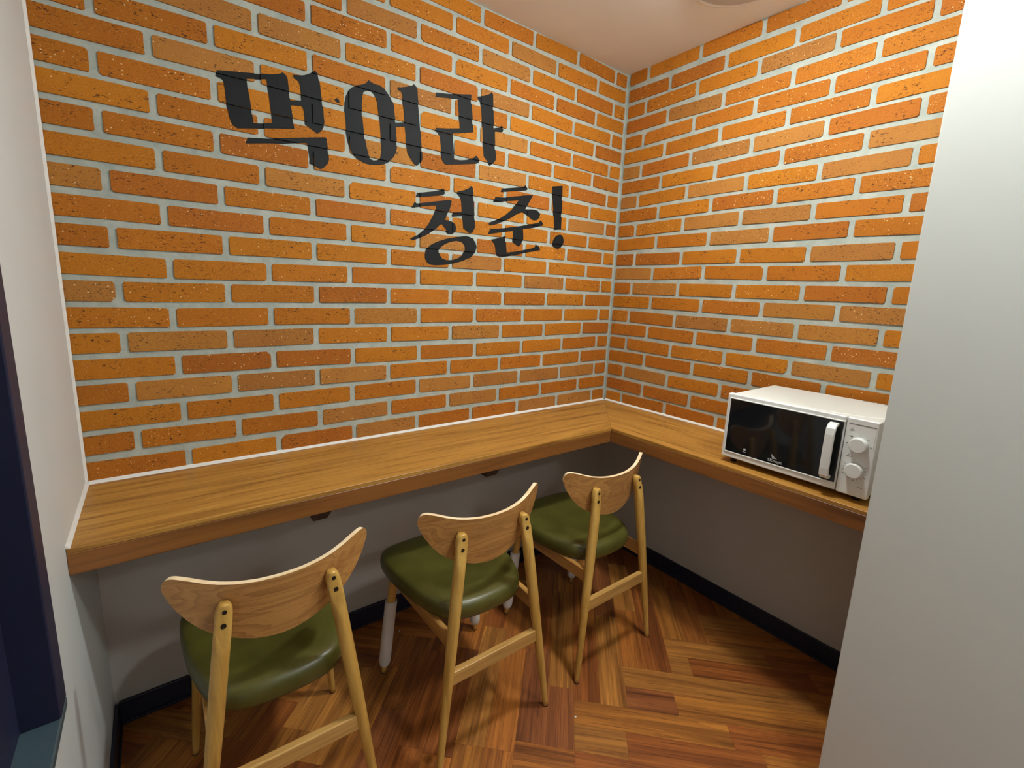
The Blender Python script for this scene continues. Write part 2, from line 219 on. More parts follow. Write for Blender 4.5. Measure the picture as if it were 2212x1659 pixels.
def m_wood(name, c_dark, c_mid, c_light, axis=0, fine=1.0, contrast=1.0, rough=0.4, use_obj_color=False, rnd=True, arch=0.0, spec=0.5, streak=160.0, c_line=None):
    s = NT(name)
    sc_ = [22.0, 22.0, 22.0]; sc_[axis] = 1.1
    v = s.coords(tuple(x * fine for x in sc_), rnd)
    d = s.noise(v, 1.0, 5, 0.62, 0.6)
    sf = [streak] * 3; sf[axis] = 5.0
    vf = s.coords(tuple(x * fine for x in sf), rnd)
    f = s.noise(vf, 1.0, 3, 0.6)
    c = s.ramp(d, [(0.28, c_dark), (0.5, c_mid), (0.74, c_light)])
    cl = c_line or c_dark
    c = s.mix(s.mul(s.step(f, 0.56, 0.70), 0.55 * contrast), c, cl)
    c = s.mix(s.mul(s.step(f, 0.44, 0.30), 0.30 * contrast), c, c_light)
    if arch:
        sa = [20.0, 20.0, 20.0]; sa[axis] = 0.7
        va = s.coords(sa, rnd)
        an = s.noise(va, 1.0, 2, 0.4, 0.3)
        rr = s.n('ShaderNodeMath', operation='MULTIPLY'); s.l(an, rr.inputs[0]); rr.inputs[1].default_value = 9.0
        fr = s.n('ShaderNodeMath', operation='FRACT'); s.l(rr.outputs[0], fr.inputs[0])
        c = s.mix(s.mul(s.step(fr.outputs[0], 0.35, 0.98), arch), c, cl)
    if use_obj_color:
        oi = s.n('ShaderNodeObjectInfo'); c = s.mix(1.0, c, oi.outputs['Color'], 'MULTIPLY')
    s.bump(f, 0.12, 0.0006)
    return s.out(c, rough, spec)

M_BRICK = m_brick()
def m_mortar():
    s = NT('mortar'); v = s.coords(randomize=False)
    a = s.noise(v, 14, 5, 0.65); b = s.noise(v, 160, 3)
    c = s.mix(s.step(a, 0.3, 0.7), srgb(152, 160, 152), srgb(182, 186, 177))
    c = s.mix(s.mul(s.step(b, 0.58, 0.75), 0.35), c, srgb(124, 132, 124))
    s.bump(s.noise(v, 70, 4), 0.5, 0.003)
    return s.out(c, 0.9, 0.2)
M_MORTAR = m_mortar()
M_PLASTER = m_plain('painted_plaster', srgb(192, 188, 180), 0.55, 0.3, 3, 0.03, 0.05, 300)
def m_paper():
    s = NT('wallpaper'); v = s.coords((1, 1, 1), False)
    wv = s.n('ShaderNodeTexWave', wave_type='BANDS', bands_direction='Z'); wv.inputs['Scale'].default_value = 160
    wv.inputs['Distortion'].default_value = 1.5; wv.inputs['Detail'].default_value = 2
    s.l(v, wv.inputs['Vector'])
    s.bump(wv.outputs['Fac'], 0.035, 0.0006)
    return s.out(srgb(206, 207, 201), 0.6, 0.3)
M_PAPER = m_paper()
M_WHITEWALL = m_plain('white_wall_paint', srgb(208, 213, 213), 0.5, 0.35, 4, 0.02, 0.04, 250)
M_CEIL = m_plain('ceiling_paint', srgb(242, 243, 241), 0.8, 0.2, 5, 0.02)
M_CAULK = m_plain('white_caulk', srgb(222, 222, 218), 0.45, 0.4, 60, 0.05)
M_NAVY = m_plain('navy_baseboard', srgb(30, 34, 52), 0.35, 0.5, 20, 0.1)
M_NAVYG = m_plain('navy_gloss_frame', srgb(30, 33, 56), 0.45, 0.3, 10, 0.1)
M_NAVYT = m_plain('slate_ledge', srgb(62, 78, 86), 0.35, 0.5, 10, 0.1)
M_LETTER = m_plain('black_wall_paint', srgb(20, 23, 25), 0.65, 0.22, 25, 0.15, 0.25, 260)
M_FLOORBASE = m_wood('floor_base_wood', srgb(60, 28, 14), srgb(110, 58, 28), srgb(140, 80, 38), 0, 0.8, 1.0, 0.35)
M_PLANK = m_wood('merbau_plank', (0.36, 0.29, 0.25, 1), (1.08, 1.06, 1.02, 1), (1.75, 1.85, 1.7, 1), 0, 1.15, 1.6, 0.42, True, arch=0.35, streak=230.0)
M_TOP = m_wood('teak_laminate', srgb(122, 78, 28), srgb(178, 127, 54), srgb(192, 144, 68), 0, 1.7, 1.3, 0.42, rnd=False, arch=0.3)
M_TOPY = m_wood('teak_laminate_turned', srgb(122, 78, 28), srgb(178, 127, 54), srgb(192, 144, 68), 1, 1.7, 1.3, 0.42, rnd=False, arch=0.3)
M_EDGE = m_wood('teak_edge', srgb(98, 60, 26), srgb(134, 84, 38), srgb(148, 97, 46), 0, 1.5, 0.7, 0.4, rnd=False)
M_EDGEY = m_wood('teak_edge_turned', srgb(98, 60, 26), srgb(134, 84, 38), srgb(148, 97, 46), 1, 1.5, 0.7, 0.4, rnd=False)
M_DARKWOOD = m_wood('dark_bracket_wood', srgb(40, 26, 18), srgb(62, 42, 30), srgb(80, 56, 40), 1, 1.5, 0.7, 0.5)
M_LEG = m_wood('honey_ash', srgb(156, 112, 48), srgb(198, 154, 76), srgb(212, 172, 94), 2, 1.2, 0.5, 0.32)
M_RUNG = m_wood('honey_ash_cross', srgb(146, 102, 50), srgb(194, 148, 82), srgb(214, 172, 104), 0, 1.2, 0.7, 0.35, arch=0.3)
M_RAIL = m_wood('honey_ash_side', srgb(140, 92, 44), srgb(186, 136, 72), srgb(204, 156, 90), 1, 1.2, 0.6, 0.35)
M_VENEER = m_wood('ash_veneer', srgb(174, 122, 66), srgb(190, 138, 78), srgb(198, 148, 86), 0, 1.3, 0.9, 0.38, arch=0.45, streak=260.0, c_line=srgb(126, 80, 42))
def m_ply():
    s = NT('plywood_edge'); c = s.mix(s.step(s.noise(s.coords((6, 60, 60)), 1.0, 2), 0.35, 0.65), srgb(232, 204, 160), srgb(248, 228, 192))
    return s.out(c, 0.5, 0.4)
M_PLY = m_ply()
def m_leather():
    s = NT('olive_leather'); v = s.coords()
    c = s.mix(s.step(s.noise(v, 12, 4), 0.3, 0.7), srgb(70, 68, 24), srgb(88, 84, 34))
    vo = s.voro(v, 420); s.bump(vo.outputs['Distance'], 0.10, 0.0005)
    return s.out(c, 0.36, 0.55)
M_SEAT = m_leather()
M_HOLE = m_plain('hole_black', (0.012, 0.008, 0.006, 1), 0.4, 0.4)  # near-black stands in for the shade inside the screw holes
M_SOCK = m_plain('white_leg_sock', srgb(214, 208, 200), 0.75, 0.2, 40, 0.04, 0.3, 500)
M_CAP = m_plain('black_glide', srgb(28, 20, 18), 0.6)
M_BRASS = m_plain('brown_leg_tip', srgb(120, 90, 60), 0.4)
M_WHITE = m_plain('white_enamel', srgb(226, 230, 226), 0.28, 0.5, 8, 0.01)
M_WHITEP = m_plain('white_plastic', srgb(228, 230, 228), 0.35, 0.5, 8, 0.01)
M_GLASS = m_plain('black_door_glass', (0.006, 0.007, 0.009, 1), 0.06, 0.5)
M_MARK = m_plain('grey_print', srgb(120, 120, 120), 0.5)
M_LOGO = m_plain('silver_print', srgb(170, 172, 172), 0.5)
M_SLOT = m_plain('vent_dark', srgb(50, 52, 54), 0.6)
def m_emit(name, col, st):
    s = NT(name); s.b.inputs['Emission Color'].default_value = col; s.b.inputs['Emission Strength'].default_value = st
    return s.out(col, 0.5)
M_RIM = m_plain('lamp_rim', srgb(205, 205, 205), 0.4)

# ------------------------------------------------------------------ room shell
XL = -30.2 * H          # left wall plane
YN = -1.361             # face of the near wall (towards the counter)
XN = -8.2 * H           # free side of the near wall
YB = -3.6
MD = 0.0035              # mortar recess
def struct(o, label, cat): return tag(o, label, cat, None, 'structure')

fl = box('floor', XL - 0.1, 0.12, YB - 0.1, 0.12, -0.06, -0.0095, M_FLOORBASE)
struct(fl, 'glossy red-brown herringbone wood floor of the booth', 'floor')
ce = box('ceiling', XL - 0.1, 0.12, YB - 0.1, 0.12, CEIL, CEIL + 0.06, M_CEIL)
struct(ce, 'smooth pinkish cream ceiling above the brick corner', 'ceiling')
wb = box('wall_back', XL - 0.0, 0.1, 0.004, 0.1, 0.0, FZ - 0.03, M_PLASTER)
struct(wb, 'long orange brick wall carrying the black Korean lettering', 'wall')
box('mortar_bed', XL, MD, MD, 0.1, FZ - 0.03, CEIL, M_MORTAR, wb)
wr = box('wall_right', 0.004, 0.1, -1.5, 0.004, 0.0, FZ - 0.03, M_PLASTER)
struct(wr, 'shorter orange brick wall behind the microwave', 'wall')
box('mortar_bed', MD, 0.1, -1.5, MD, FZ - 0.03, CEIL, M_MORTAR, wr)
wl = box('wall_left', XL - 0.1, XL, YB, 0.1, 0.0, CEIL, M_WHITEWALL)
struct(wl, 'plain off-white side wall at the left end of the counter', 'wall')
wn = box('wall_near', XN, 0.1, YB, YN, 0.0, CEIL, M_PAPER, None, 0.002, 2)
struct(wn, 'pale grey papered wall end in the right foreground', 'wall')
wf = box('wall_front', XL, XN, YB - 0.1, YB, 0.0, CEIL, M_WHITEWALL)
struct(wf, 'off-white corridor wall behind the viewer', 'wall')

# baseboards: flat board plus thin foot lip
def baseboard(name, x0, x1, y0, y1, lip, label):
    o = box(name, x0, x1, y0, y1, 0.0, 0.078, M_NAVY, None, 0.002)
    struct(o, label, 'baseboard')
    (lx0, lx1, ly0, ly1) = lip
    box('foot_lip', lx0, lx1, ly0, ly1, 0.0, 0.009, M_NAVY, o, 0.0015)
baseboard('baseboard_back', XL + 0.0102, -0.0062, -0.006, 0.0038, (XL + 0.0102, -0.0112, -0.011, -0.0061), 'dark navy baseboard under the long counter')
baseboard('baseboard_right', -0.006, 0.0038, YN + 0.001, 0.0038, (-0.011, -0.0061, YN + 0.001, -0.0115), 'dark navy baseboard under the microwave counter')
baseboard('baseboard_left', XL + 0.0002, XL + 0.010, -1.9, -0.0062, (XL + 0.0101, XL + 0.015, -1.9, -0.0115), 'dark navy baseboard along the left side wall')

# ------------------------------------------------------------------ bricks
PAL = [srgb(176, 105, 19), srgb(173, 101, 19), srgb(169, 96, 19), srgb(179, 108, 19), srgb(167, 94, 19), srgb(172, 99, 19)]
PALE_COL = [srgb(166, 110, 50), srgb(160, 104, 48), srgb(168, 110, 46)]
DARK_COL = [srgb(161, 88, 22), srgb(164, 91, 23)]
rb = random.Random(3)
BRICKS = {0: [], 1: []}
def brick(wall, u0, u1, z00, z01, parent, pale, first=False):
    """u0..u1 along the wall, z centre at both ends (all in courses); outline drawn with small wear."""
    hh = 0.382; j = lambda a=0.012: rb.uniform(-a, a)
    cut = [0.045 + 0.03 * rb.random() for _ in range(4)]
    if rb.random() < 0.06: cut[rb.randrange(4)] = rb.uniform(0.10, 0.20)
    uc = (u0 + u1) / 2; zc = (z00 + z01) / 2; sl = (z01 - z00) / max(0.3, u1 - u0)
    hw = (u1 - u0) / 2
    P = []
    def add(u, z): P.append((u, z + sl * u))
    n = max(1, int(hw * 2 / 1.2))
    add(-hw, -hh + cut[0]); add(-hw + cut[0], -hh)
    for k in range(1, n): add(-hw + 2 * hw * k / n, -hh + j(0.018))
    add(hw - cut[1], -hh); add(hw, -hh + cut[1]); add(hw + j(), 0)
    add(hw, hh - cut[2]); add(hw - cut[2], hh)
    for k in range(n - 1, 0, -1): add(-hw + 2 * hw * k / n, hh + j(0.014))
    add(-hw + cut[3], hh); add(-hw, hh - cut[3]); add(-hw + j(), 0)
    P = [(u * H, z * H) for u, z in P]
    N = len(P); ins = 0.0008; v = []
    def q(u, z, dd):
        return (-u, dd, z) if wall == 0 else (dd, -u, z)
    d0 = rb.uniform(-0.0009, 0.0006)
    for dd, s_ in ((d0, ins), (d0 + 0.0008, 0.0), (MD + 0.002, 0.0)):
        for u, z in P:
            su = u - math.copysign(min(abs(u), s_), u); sz = z - math.copysign(min(abs(z), s_), z)
            v.append(q(su, sz, dd))
    f = [tuple(range(N))]
    for r in range(2):
        for i in range(N): f.append((r * N + i, (r + 1) * N + i, (r + 1) * N + (i + 1) % N, r * N + (i + 1) % N))
    f = [t if wall == 1 else t for t in f]
    me = mesh_from(v, f, M_BRICK)
    bm = bmesh.new(); bm.from_mesh(me); bmesh.ops.recalc_face_normals(bm, faces=bm.faces)
    fr = bm.faces[:]; fr = max(fr, key=lambda t: t.calc_area())
    want = Vector((0, -1, 0)) if wall == 0 else Vector((-1, 0, 0))
    if fr.normal.dot(want) < 0: bmesh.ops.reverse_faces(bm, faces=bm.faces)
    bm.to_mesh(me); bm.free()
    o = link('brick', me, parent, q(uc * H, (zc + 11.1) * H, 0.0))
    r_ = rb.random()
    col = rb.choice(PALE_COL) if pale else (rb.choice(DARK_COL) if r_ < 0.12 else rb.choice(PAL))
    k = rb.uniform(0.93, 1.07)
    o.color = (col[0] * k, col[1] * k, col[2] * k, 1)
    BRICKS[wall].append((uc * H, (zc + 11.1) * H, hw * H, hh * H, sl))
JW = 0.125
for wall, parent, U in ((0, wb, 30.2), (1, wr, 19.0)):
    for r, (z0, z1, L) in enumerate(WALLROWS[wall]):
        us = [0.0] + [p[0] for p in L if p[0] < U - 0.3] + [U + JW]
        zs = [z0] + [p[1] for p in L if p[0] < U - 0.3] + [z1]
        for i in range(len(us) - 1):
            a = us[i] + JW if i else 0.17; b = us[i + 1] - JW
            if b - a < 0.15: continue
            brick(wall, a, b, zs[i], zs[i + 1], parent, (wall, r, i) in PALE)

# ------------------------------------------------------------------ painted Korean lettering on the brick wall
def clip(poly, x0, x1, y0, y1):
    for ax, lim, sg in ((0, x0, 1), (0, x1, -1), (1, y0, 1), (1, y1, -1)):
        out = []
        for i in range(len(poly)):
            a = poly[i - 1]; b = poly[i]; fa = (a[ax] - lim) * sg; fb = (b[ax] - lim) * sg
            if fa >= 0: out.append(a) if False else None
            if (fa >= 0) != (fb >= 0):
                t = fa / (fa - fb); out.append((a[0] + (b[0] - a[0]) * t, a[1] + (b[1] - a[1]) * t))
            if fb >= 0: out.append(b)
        poly = out
        if len(poly) < 3: return []
    return poly
def letter_mesh(shapes):
    v = []; f = []
    def addface(pts, y):
        b = len(v); v.extend((-u, y, z) for u, z in pts); f.append(tuple(range(b, b + len(pts))))
    def addwall(a, b_, y0, y1):
        b = len(v); v.extend([(-a[0], y0, a[1]), (-b_[0], y0, b_[1]), (-b_[0], y1, b_[1]), (-a[0], y1, a[1])]); f.append((b, b + 1, b + 2, b + 3))
    YF, YM = -0.0013, MD - 0.0005
    for loops in shapes:
        L = [[Vector((u * H, (z + 11.1) * H, 0)) for u, z in lp] for lp in loops]
        flat = [p for lp in L for p in lp]
        tris = tessellate_polygon(L)
        for t in tris:
            T = [(flat[i].x, flat[i].y) for i in t]
            addface(T, YM)
            mu = [p[0] for p in T]; mz = [p[1] for p in T]
            for (bu, bz, hw, hh, sl) in BRICKS[0]:
                x0, x1, y0, y1 = bu - hw - 0.0003, bu + hw + 0.0003, bz - hh - 0.0003, bz + hh + 0.0003
                y0 -= abs(sl) * hw; y1 += abs(sl) * hw
                if max(mu) < x0 or min(mu) > x1 or max(mz) < y0 or min(mz) > y1: continue
                y0 += abs(sl) * hw; y1 -= abs(sl) * hw
                Q = clip([(p[0], p[1] - sl * (p[0] - bu)) for p in T], x0, x1, y0, y1)
                if len(Q) < 3: continue
                sh = lambda p: (p[0], p[1] + sl * (p[0] - bu))
                addface([sh(p) for p in Q], YF)
                for i in range(len(Q)):
                    a, b_ = Q[i - 1], Q[i]
                    for ax, lim in ((0, x0), (0, x1), (1, y0), (1, y1)):
                        if abs(a[ax] - lim) < 1e-7 and abs(b_[ax] - lim) < 1e-7: addwall(sh(a), sh(b_), YF, YM)
    me = mesh_from(v, f, M_LETTER)
    bm = bmesh.new(); bm.from_mesh(me)
    for fc in bm.faces:
        if abs(fc.normal.y) > 0.5 and fc.normal.y > 0: fc.normal_flip()
    bm.to_mesh(me); bm.free()
    return me
def shapes_of(loops):
    out = [[]]
    for lp in loops:
        if lp == 'new': out.append([])
        else: out[-1].append(lp)
    return out
labels = ['large black brush-style Korean word 먹어라 painted high on the long brick wall',
          'smaller black Korean word 청춘 with exclamation mark painted below the larger word']
for (grp, words), lab in zip(LETTERS, labels):
    root = empty('painted_word', (0, 0, 0)); tag(root, lab, 'lettering')
    for w_ in words:
        link('letter', letter_mesh(shapes_of(w_)), root)

# ------------------------------------------------------------------ caulk lines
t1 = prism('trim_1', [(-0.012, FZ + 0.0005), (0.0, FZ + 0.0075), (MD, FZ + 0.0075), (MD, FZ + 0.0005)], 0, XL + 0.0067, -0.011, M_CAULK)
# polygon is (y, z) along x
struct(t1, 'thin white caulk line between brick wall and long counter', 'trim')
t2 = prism('trim_2', [(-0.010, FZ + 0.0005), (0.0, FZ + 0.0075), (MD, FZ + 0.0075), (MD, FZ + 0.0005)], 1, -1.358, -0.011, M_CAULK)
struct(t2, 'thin white caulk line between brick wall and microwave counter', 'trim')
t3 = prism('trim_3', [(XL + 0.0003, -0.0028), (XL + 0.0065, -0.0028), (XL + 0.0003, -0.010)], 2, FZ + 0.0005, CEIL - 0.001, M_CAULK)
struct(t3, 'thin vertical white caulk line in the left wall corner', 'trim')
t4 = prism('trim_4', [(XL + 0.0003, FZ + 0.0005), (XL + 0.008, FZ + 0.0005), (XL + 0.0003, FZ + 0.008)], 1, -5.52 * H, -0.0101, M_CAULK)
struct(t4, 'white caulk line between left wall and counter end', 'trim')

# ------------------------------------------------------------------ L-shaped counter
DA = 5.52 * H; DB = 5.68 * H; TH = 0.0625; G = 0.0006
ct = empty('counter', (0, 0, 0))
tag(ct, 'L-shaped teak laminate counter running along both brick walls', 'counter')
a = prism('worktop', [(XL + G, 0.0), (0.0, 0.0), (-DB, -DA), (XL + G, -DA)], 2, FZ - 0.012, FZ, M_TOP, ct, 0.0008, 1)
b = prism('worktop', [(0.0, -0.0002), (0.0, YN + G), (-DB, YN + G), (-DB, -DA - 0.0002)], 2, FZ - 0.012, FZ, M_TOPY, ct, 0.0008, 1)
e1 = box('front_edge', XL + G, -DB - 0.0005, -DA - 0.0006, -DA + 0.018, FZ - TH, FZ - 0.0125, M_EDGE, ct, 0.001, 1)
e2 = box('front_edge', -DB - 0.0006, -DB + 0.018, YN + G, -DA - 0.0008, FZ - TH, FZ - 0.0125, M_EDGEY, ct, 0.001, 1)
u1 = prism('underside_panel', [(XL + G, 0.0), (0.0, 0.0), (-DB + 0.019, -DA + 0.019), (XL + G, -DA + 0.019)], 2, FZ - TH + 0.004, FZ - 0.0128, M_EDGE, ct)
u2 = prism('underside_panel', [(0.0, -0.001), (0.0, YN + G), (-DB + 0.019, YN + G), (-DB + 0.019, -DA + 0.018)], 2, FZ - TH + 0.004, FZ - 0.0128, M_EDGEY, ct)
for x0, wd, lab in ((-1.660, 0.042, 'dark wood support bracket under the long counter above the left chair'),
                    (-1.049, 0.048, 'dark wood support bracket under the long counter nearer the corner')):
    zt = FZ - TH - 0.0002
    o = prism('counter_bracket', [(x0, zt), (x0, zt - 0.037), (x0 + wd - 0.002, zt - 0.037), (x0 + wd + 0.028, zt)], 1, -0.362, 0.003, M_DARKWOOD, None, 0.001, 1)
    tag(o, lab, 'bracket', 'support brackets under the counter')

# ------------------------------------------------------------------ herringbone floor planks
S2 = math.sqrt(0.5); W2 = 0.182; LT = 0.91; s0, t0 = 0.058, -1.184
rp = random.Random(11)
FPAL = {'red': srgb(144, 80, 33), 'brown': srgb(156, 92, 37), 'orange': srgb(161, 100, 40), 'tan': srgb(162, 105, 46), 'purple': srgb(138, 79, 41)}
def st2xy(s, t): return ((s + t) * S2, (t - s) * S2)
def halfclip(poly, nx, ny, c):
    out = []
    for i in range(len(poly)):
        a, b_ = poly[i - 1], poly[i]; fa = nx * a[0] + ny * a[1] - c; fb = nx * b_[0] + ny * b_[1] - c
        if (fa >= 0) != (fb >= 0):
            t = fa / (fa - fb); out.append((a[0] + (b_[0] - a[0]) * t, a[1] + (b_[1] - a[1]) * t))
        if fb >= 0: out.append(b_)
    return out
nplank = 0
def plank(sa, sb, ta, tb, along, colname=None):
    """rectangle in (s,t), grain along 's' or 't'"""
    global nplank
    g = 0.00008
    poly = [st2xy(sa + g, ta + g), st2xy(sb - g, ta + g), st2xy(sb - g, tb - g), st2xy(sa + g, tb - g)]
    for nx, ny, c in ((1, 0, XL + 0.001), (-1, 0, 0.001), (0, 1, -2.3), (0, -1, 0.001)):
        poly = halfclip(poly, nx, ny, c)
        if len(poly) < 3: return
    area = abs(sum(poly[i - 1][0] * poly[i][1] - poly[i][0] * poly[i - 1][1] for i in range(len(poly)))) / 2
    if area < 0.0004: return
    if all(x > XN and y < YN for x, y in poly): return
    cx, cy = st2xy((sa + sb) / 2, (ta + tb) / 2)
    ang = -math.pi / 4 if along == 's' else math.pi / 4
    ca, sa_ = math.cos(-ang), math.sin(-ang)
    loc = [((x - cx) * ca - (y - cy) * sa_, (x - cx) * sa_ + (y - cy) * ca) for x, y in poly]
    N = len(loc); mx = sum(p[0] for p in loc) / N; my = sum(p[1] for p in loc) / N
    v = []
    for zz, k in ((-0.009, 0), (-0.0005, 0), (0.0, 0.0004)):
        for x, y in loc:
            dx, dy = mx - x, my - y; L_ = math.hypot(dx, dy)
            v.append((x + dx / L_ * k, y + dy / L_ * k, zz))
    f = [tuple(range(2 * N, 3 * N))]
    for r in range(2):
        for i in range(N): f.append((r * N + i, r * N + (i + 1) % N, (r + 1) * N + (i + 1) % N, (r + 1) * N + i))
    me = mesh_from(v, f, M_PLANK)
    bm = bmesh.new(); bm.from_mesh(me); bmesh.ops.recalc_face_normals(bm, faces=bm.faces)
    if max(bm.faces, key=lambda q_: q_.calc_area()).normal.z < 0: bmesh.ops.reverse_faces(bm, faces=bm.faces)
    bm.to_mesh(me); bm.free()
    o = link('plank', me, fl, (cx, cy, 0)); o.rotation_euler = (0, 0, ang)
    c = FPAL[colname or rp.choice(['red', 'brown', 'brown', 'orange', 'orange', 'tan', 'purple', 'red'])]
    k = rp.uniform(0.9, 1.1); o.color = (c[0] * k, c[1] * k, c[2] * k, 1); nplank += 1
FIX = {(0, 0): ([0.224], ['purple', 'orange']), (0, 1): ([0.70], ['tan', 'orange']), (1, 0): ([0.315, 0.75], ['tan', 'red', 'brown']),
       (-1, 1): ([0.374], ['orange', 'red']), (-1, 0): ([0.04, 0.45], ['tan', 'red', 'orange']), (1, 1): ([0.62], ['tan', 'brown'])}
def cuts(a, b_):
    out = []; x = a + rp.uniform(0.12, 0.45)
    while x < b_ - 0.1:
        out.append(x); x += rp.uniform(0.28, 0.55)
    return out
for m in range(-4, 5):
    for k in range(-14, 15):
        S = s0 + k * W2 - m * LT; T = t0 + k * W2 + m * LT
        for h in (0, 1):
            ta = T + h * W2 / 2
            if m == 0 and (k, h) in FIX: cs, cols = FIX[(k, h)]
            else: cs, cols = cuts(S, S + LT), None
            e = [S] + cs + [S + LT]
            for i in range(len(e) - 1): plank(e[i], e[i + 1], ta, ta + W2 / 2, 's', cols[i] if cols else None)
            sa = S - W2 + h * W2 / 2
            e = [T] + cuts(T, T + LT) + [T + LT]
            for i in range(len(e) - 1): plank(sa, sa + W2 / 2, e[i], e[i + 1], 't')

# ------------------------------------------------------------------ ceiling lamps
for i, ((x, y), r, p, col) in enumerate(LAMPS):
    t = empty('ceiling_light', (x, y, CEIL))
    tag(t, ['round flush ceiling light above the counter chairs', 'round flush ceiling light above the near wall end',
            'round flush ceiling light in the corridor behind'][i], 'light')
    R = r + 0.034
    prof = [(r, -0.006), (r + 0.004, -0.016), (r + 0.010, -0.018), (R - 0.012, -0.014), (R - 0.003, -0.007), (R, -0.0005)]
    seg = 64; v = []; f = []
    for rr, zz in prof:
        for k in range(seg): v.append((rr * math.cos(2 * math.pi * k / seg), rr * math.sin(2 * math.pi * k / seg), zz))
    for a_ in range(len(prof) - 1):
        for k in range(seg): f.append((a_ * seg + k, a_ * seg + (k + 1) % seg, (a_ + 1) * seg + (k + 1) % seg, (a_ + 1) * seg + k))
    link('rim', mesh_from(v, f, M_RIM, True), t)
    dm = m_emit('lamp_diffuser', (*col, 1), p)
    lathe('diffuser', [(0.02, -0.060), (r * .45, -0.058), (r * .75, -0.053), (r * .92, -0.046), (r - 0.0005, -0.036), (r - 0.0005, -0.015), (r - 0.0005, -0.0005)], dm, t, 48)

ft = empty('ceiling_fixture', (-0.305, -0.72, CEIL)); tag(ft, 'round pale grey ceiling fixture at the top edge near the brick corner', 'ceiling fixture')
lathe('cover', [(0.06, -0.0125), (0.150, -0.012), (0.158, -0.009), (0.160, -0.0005)], M_RIM, ft, 64)
v = []; f = []; seg = 64
for rr, zz in [(0.163, -0.0005), (0.164, -0.006), (0.170, -0.0085), (0.180, -0.006), (0.184, -0.0005)]:
    for k in range(seg): v.append((rr * math.cos(2 * math.pi * k / seg), rr * math.sin(2 * math.pi * k / seg), zz))
for a_ in range(4):
    for k in range(seg): f.append((a_ * seg + k, a_ * seg + (k + 1) % seg, (a_ + 1) * seg + (k + 1) % seg, (a_ + 1) * seg + k))
link('rim', mesh_from(v, f, M_CEIL, True), ft)

# ------------------------------------------------------------------ navy frame and ledge at far left
dn = empty('door_1', (XL, -0.886, 0)); struct(dn, 'dark navy upright frame with slate ledge at the left wall', 'frame')
box('frame_post', 0.0005, 0.0465, 0.0, 0.045, FZ - 0.0215, CEIL - 0.001 , M_NAVYG, dn, 0.002)
box('door_panel', 0.0005, 0.006, -0.90, -0.0005, FZ - 0.0215, CEIL - 0.001, M_NAVYG, dn, 0.001)
box('ledge', 0.0005, 0.0465, -0.85, 0.045, FZ - 0.036, FZ - 0.022, M_NAVYT, dn, 0.002)

# ------------------------------------------------------------------ chairs
def interp(tab, x):
    for (a, fa), (b_, fb) in zip(tab[:-1], tab[1:]):
        if x <= b_: return fa + (fb - fa) * max(0, (x - a)) / (b_ - a)
    return tab[-1][1]
TOPP = [(0, .7305), (.05, .7315), (.09, .735), (.12, .740), (.15, .748), (.175, .756), (.195, .7605), (.203, .7608), (.209, .7590), (.214, .7545), (.2175, .747), (.2193, .738), (.2195, .7335)]
BOTP = [(0, .574), (.03, .576), (.06, .582), (.09, .592), (.12, .605), (.14, .617), (.16, .633), (.18, .655), (.197, .680), (.208, .700), (.214, .716), (.2182, .727), (.2195, .7335)]
WS = [0, .012, .024, .036, .048, .06, .072, .084, .096, .108, .12, .13, .14, .15, .16, .17, .18, .188, .195, .201, .206, .210, .2135, .2162, .2180, .2190, .21945]
def backrest_mesh():
    ws = [-w_ for w_ in WS[::-1]] + WS[1:]; NR = 8; v = []; f = []; mi = []
    def y0(w_, z): return -0.1685 + 1.48 * w_ * w_ - 0.12 * (z - 0.7)
    nC = len(ws); idx = {}
    for side in (0, 1):
        for i, w_ in enumerate(ws):
            zt, zb = interp(TOPP, abs(w_)), interp(BOTP, abs(w_))
            for j in range(NR + 1):
                z = zb + (zt - zb) * j / NR
                yy = y0(w_, z); nx, ny = 2.96 * w_, -1.0; L_ = math.hypot(nx, ny)
                off = 0.0120 * side
                v.append((w_ - nx / L_ * off, yy - ny / L_ * off, z)); idx[side, i, j] = len(v) - 1
    for i in range(nC - 1):
        for j in range(NR):
            f.append((idx[0, i, j], idx[0, i + 1, j], idx[0, i + 1, j + 1], idx[0, i, j + 1])); mi.append(0)
            f.append((idx[1, i, j], idx[1, i, j + 1], idx[1, i + 1, j + 1], idx[1, i + 1, j])); mi.append(0)
        f.append((idx[0, i, NR], idx[0, i + 1, NR], idx[1, i + 1, NR], idx[1, i, NR])); mi.append(1)
        f.append((idx[0, i, 0], idx[1, i, 0], idx[1, i + 1, 0], idx[0, i + 1, 0])); mi.append(1)
    for i, fl_ in ((0, 1), (nC - 1, 0)):
        for j in range(NR):
            q_ = (idx[0, i, j], idx[1, i, j], idx[1, i, j + 1], idx[0, i, j + 1])
            f.append(q_[::-1] if not fl_ else q_); mi.append(1)
    me = mesh_from(v, f, [M_VENEER, M_PLY], False, mi)
    for p, m_ in zip(me.polygons, mi): p.use_smooth = (m_ == 0)
    bm = bmesh.new(); bm.from_mesh(me); bmesh.ops.recalc_face_normals(bm, faces=bm.faces)
    for e in bm.edges:
        if len(e.link_faces) == 2 and e.link_faces[0].material_index != e.link_faces[1].material_index: e.smooth = False
    bm.to_mesh(me); bm.free()
    return me
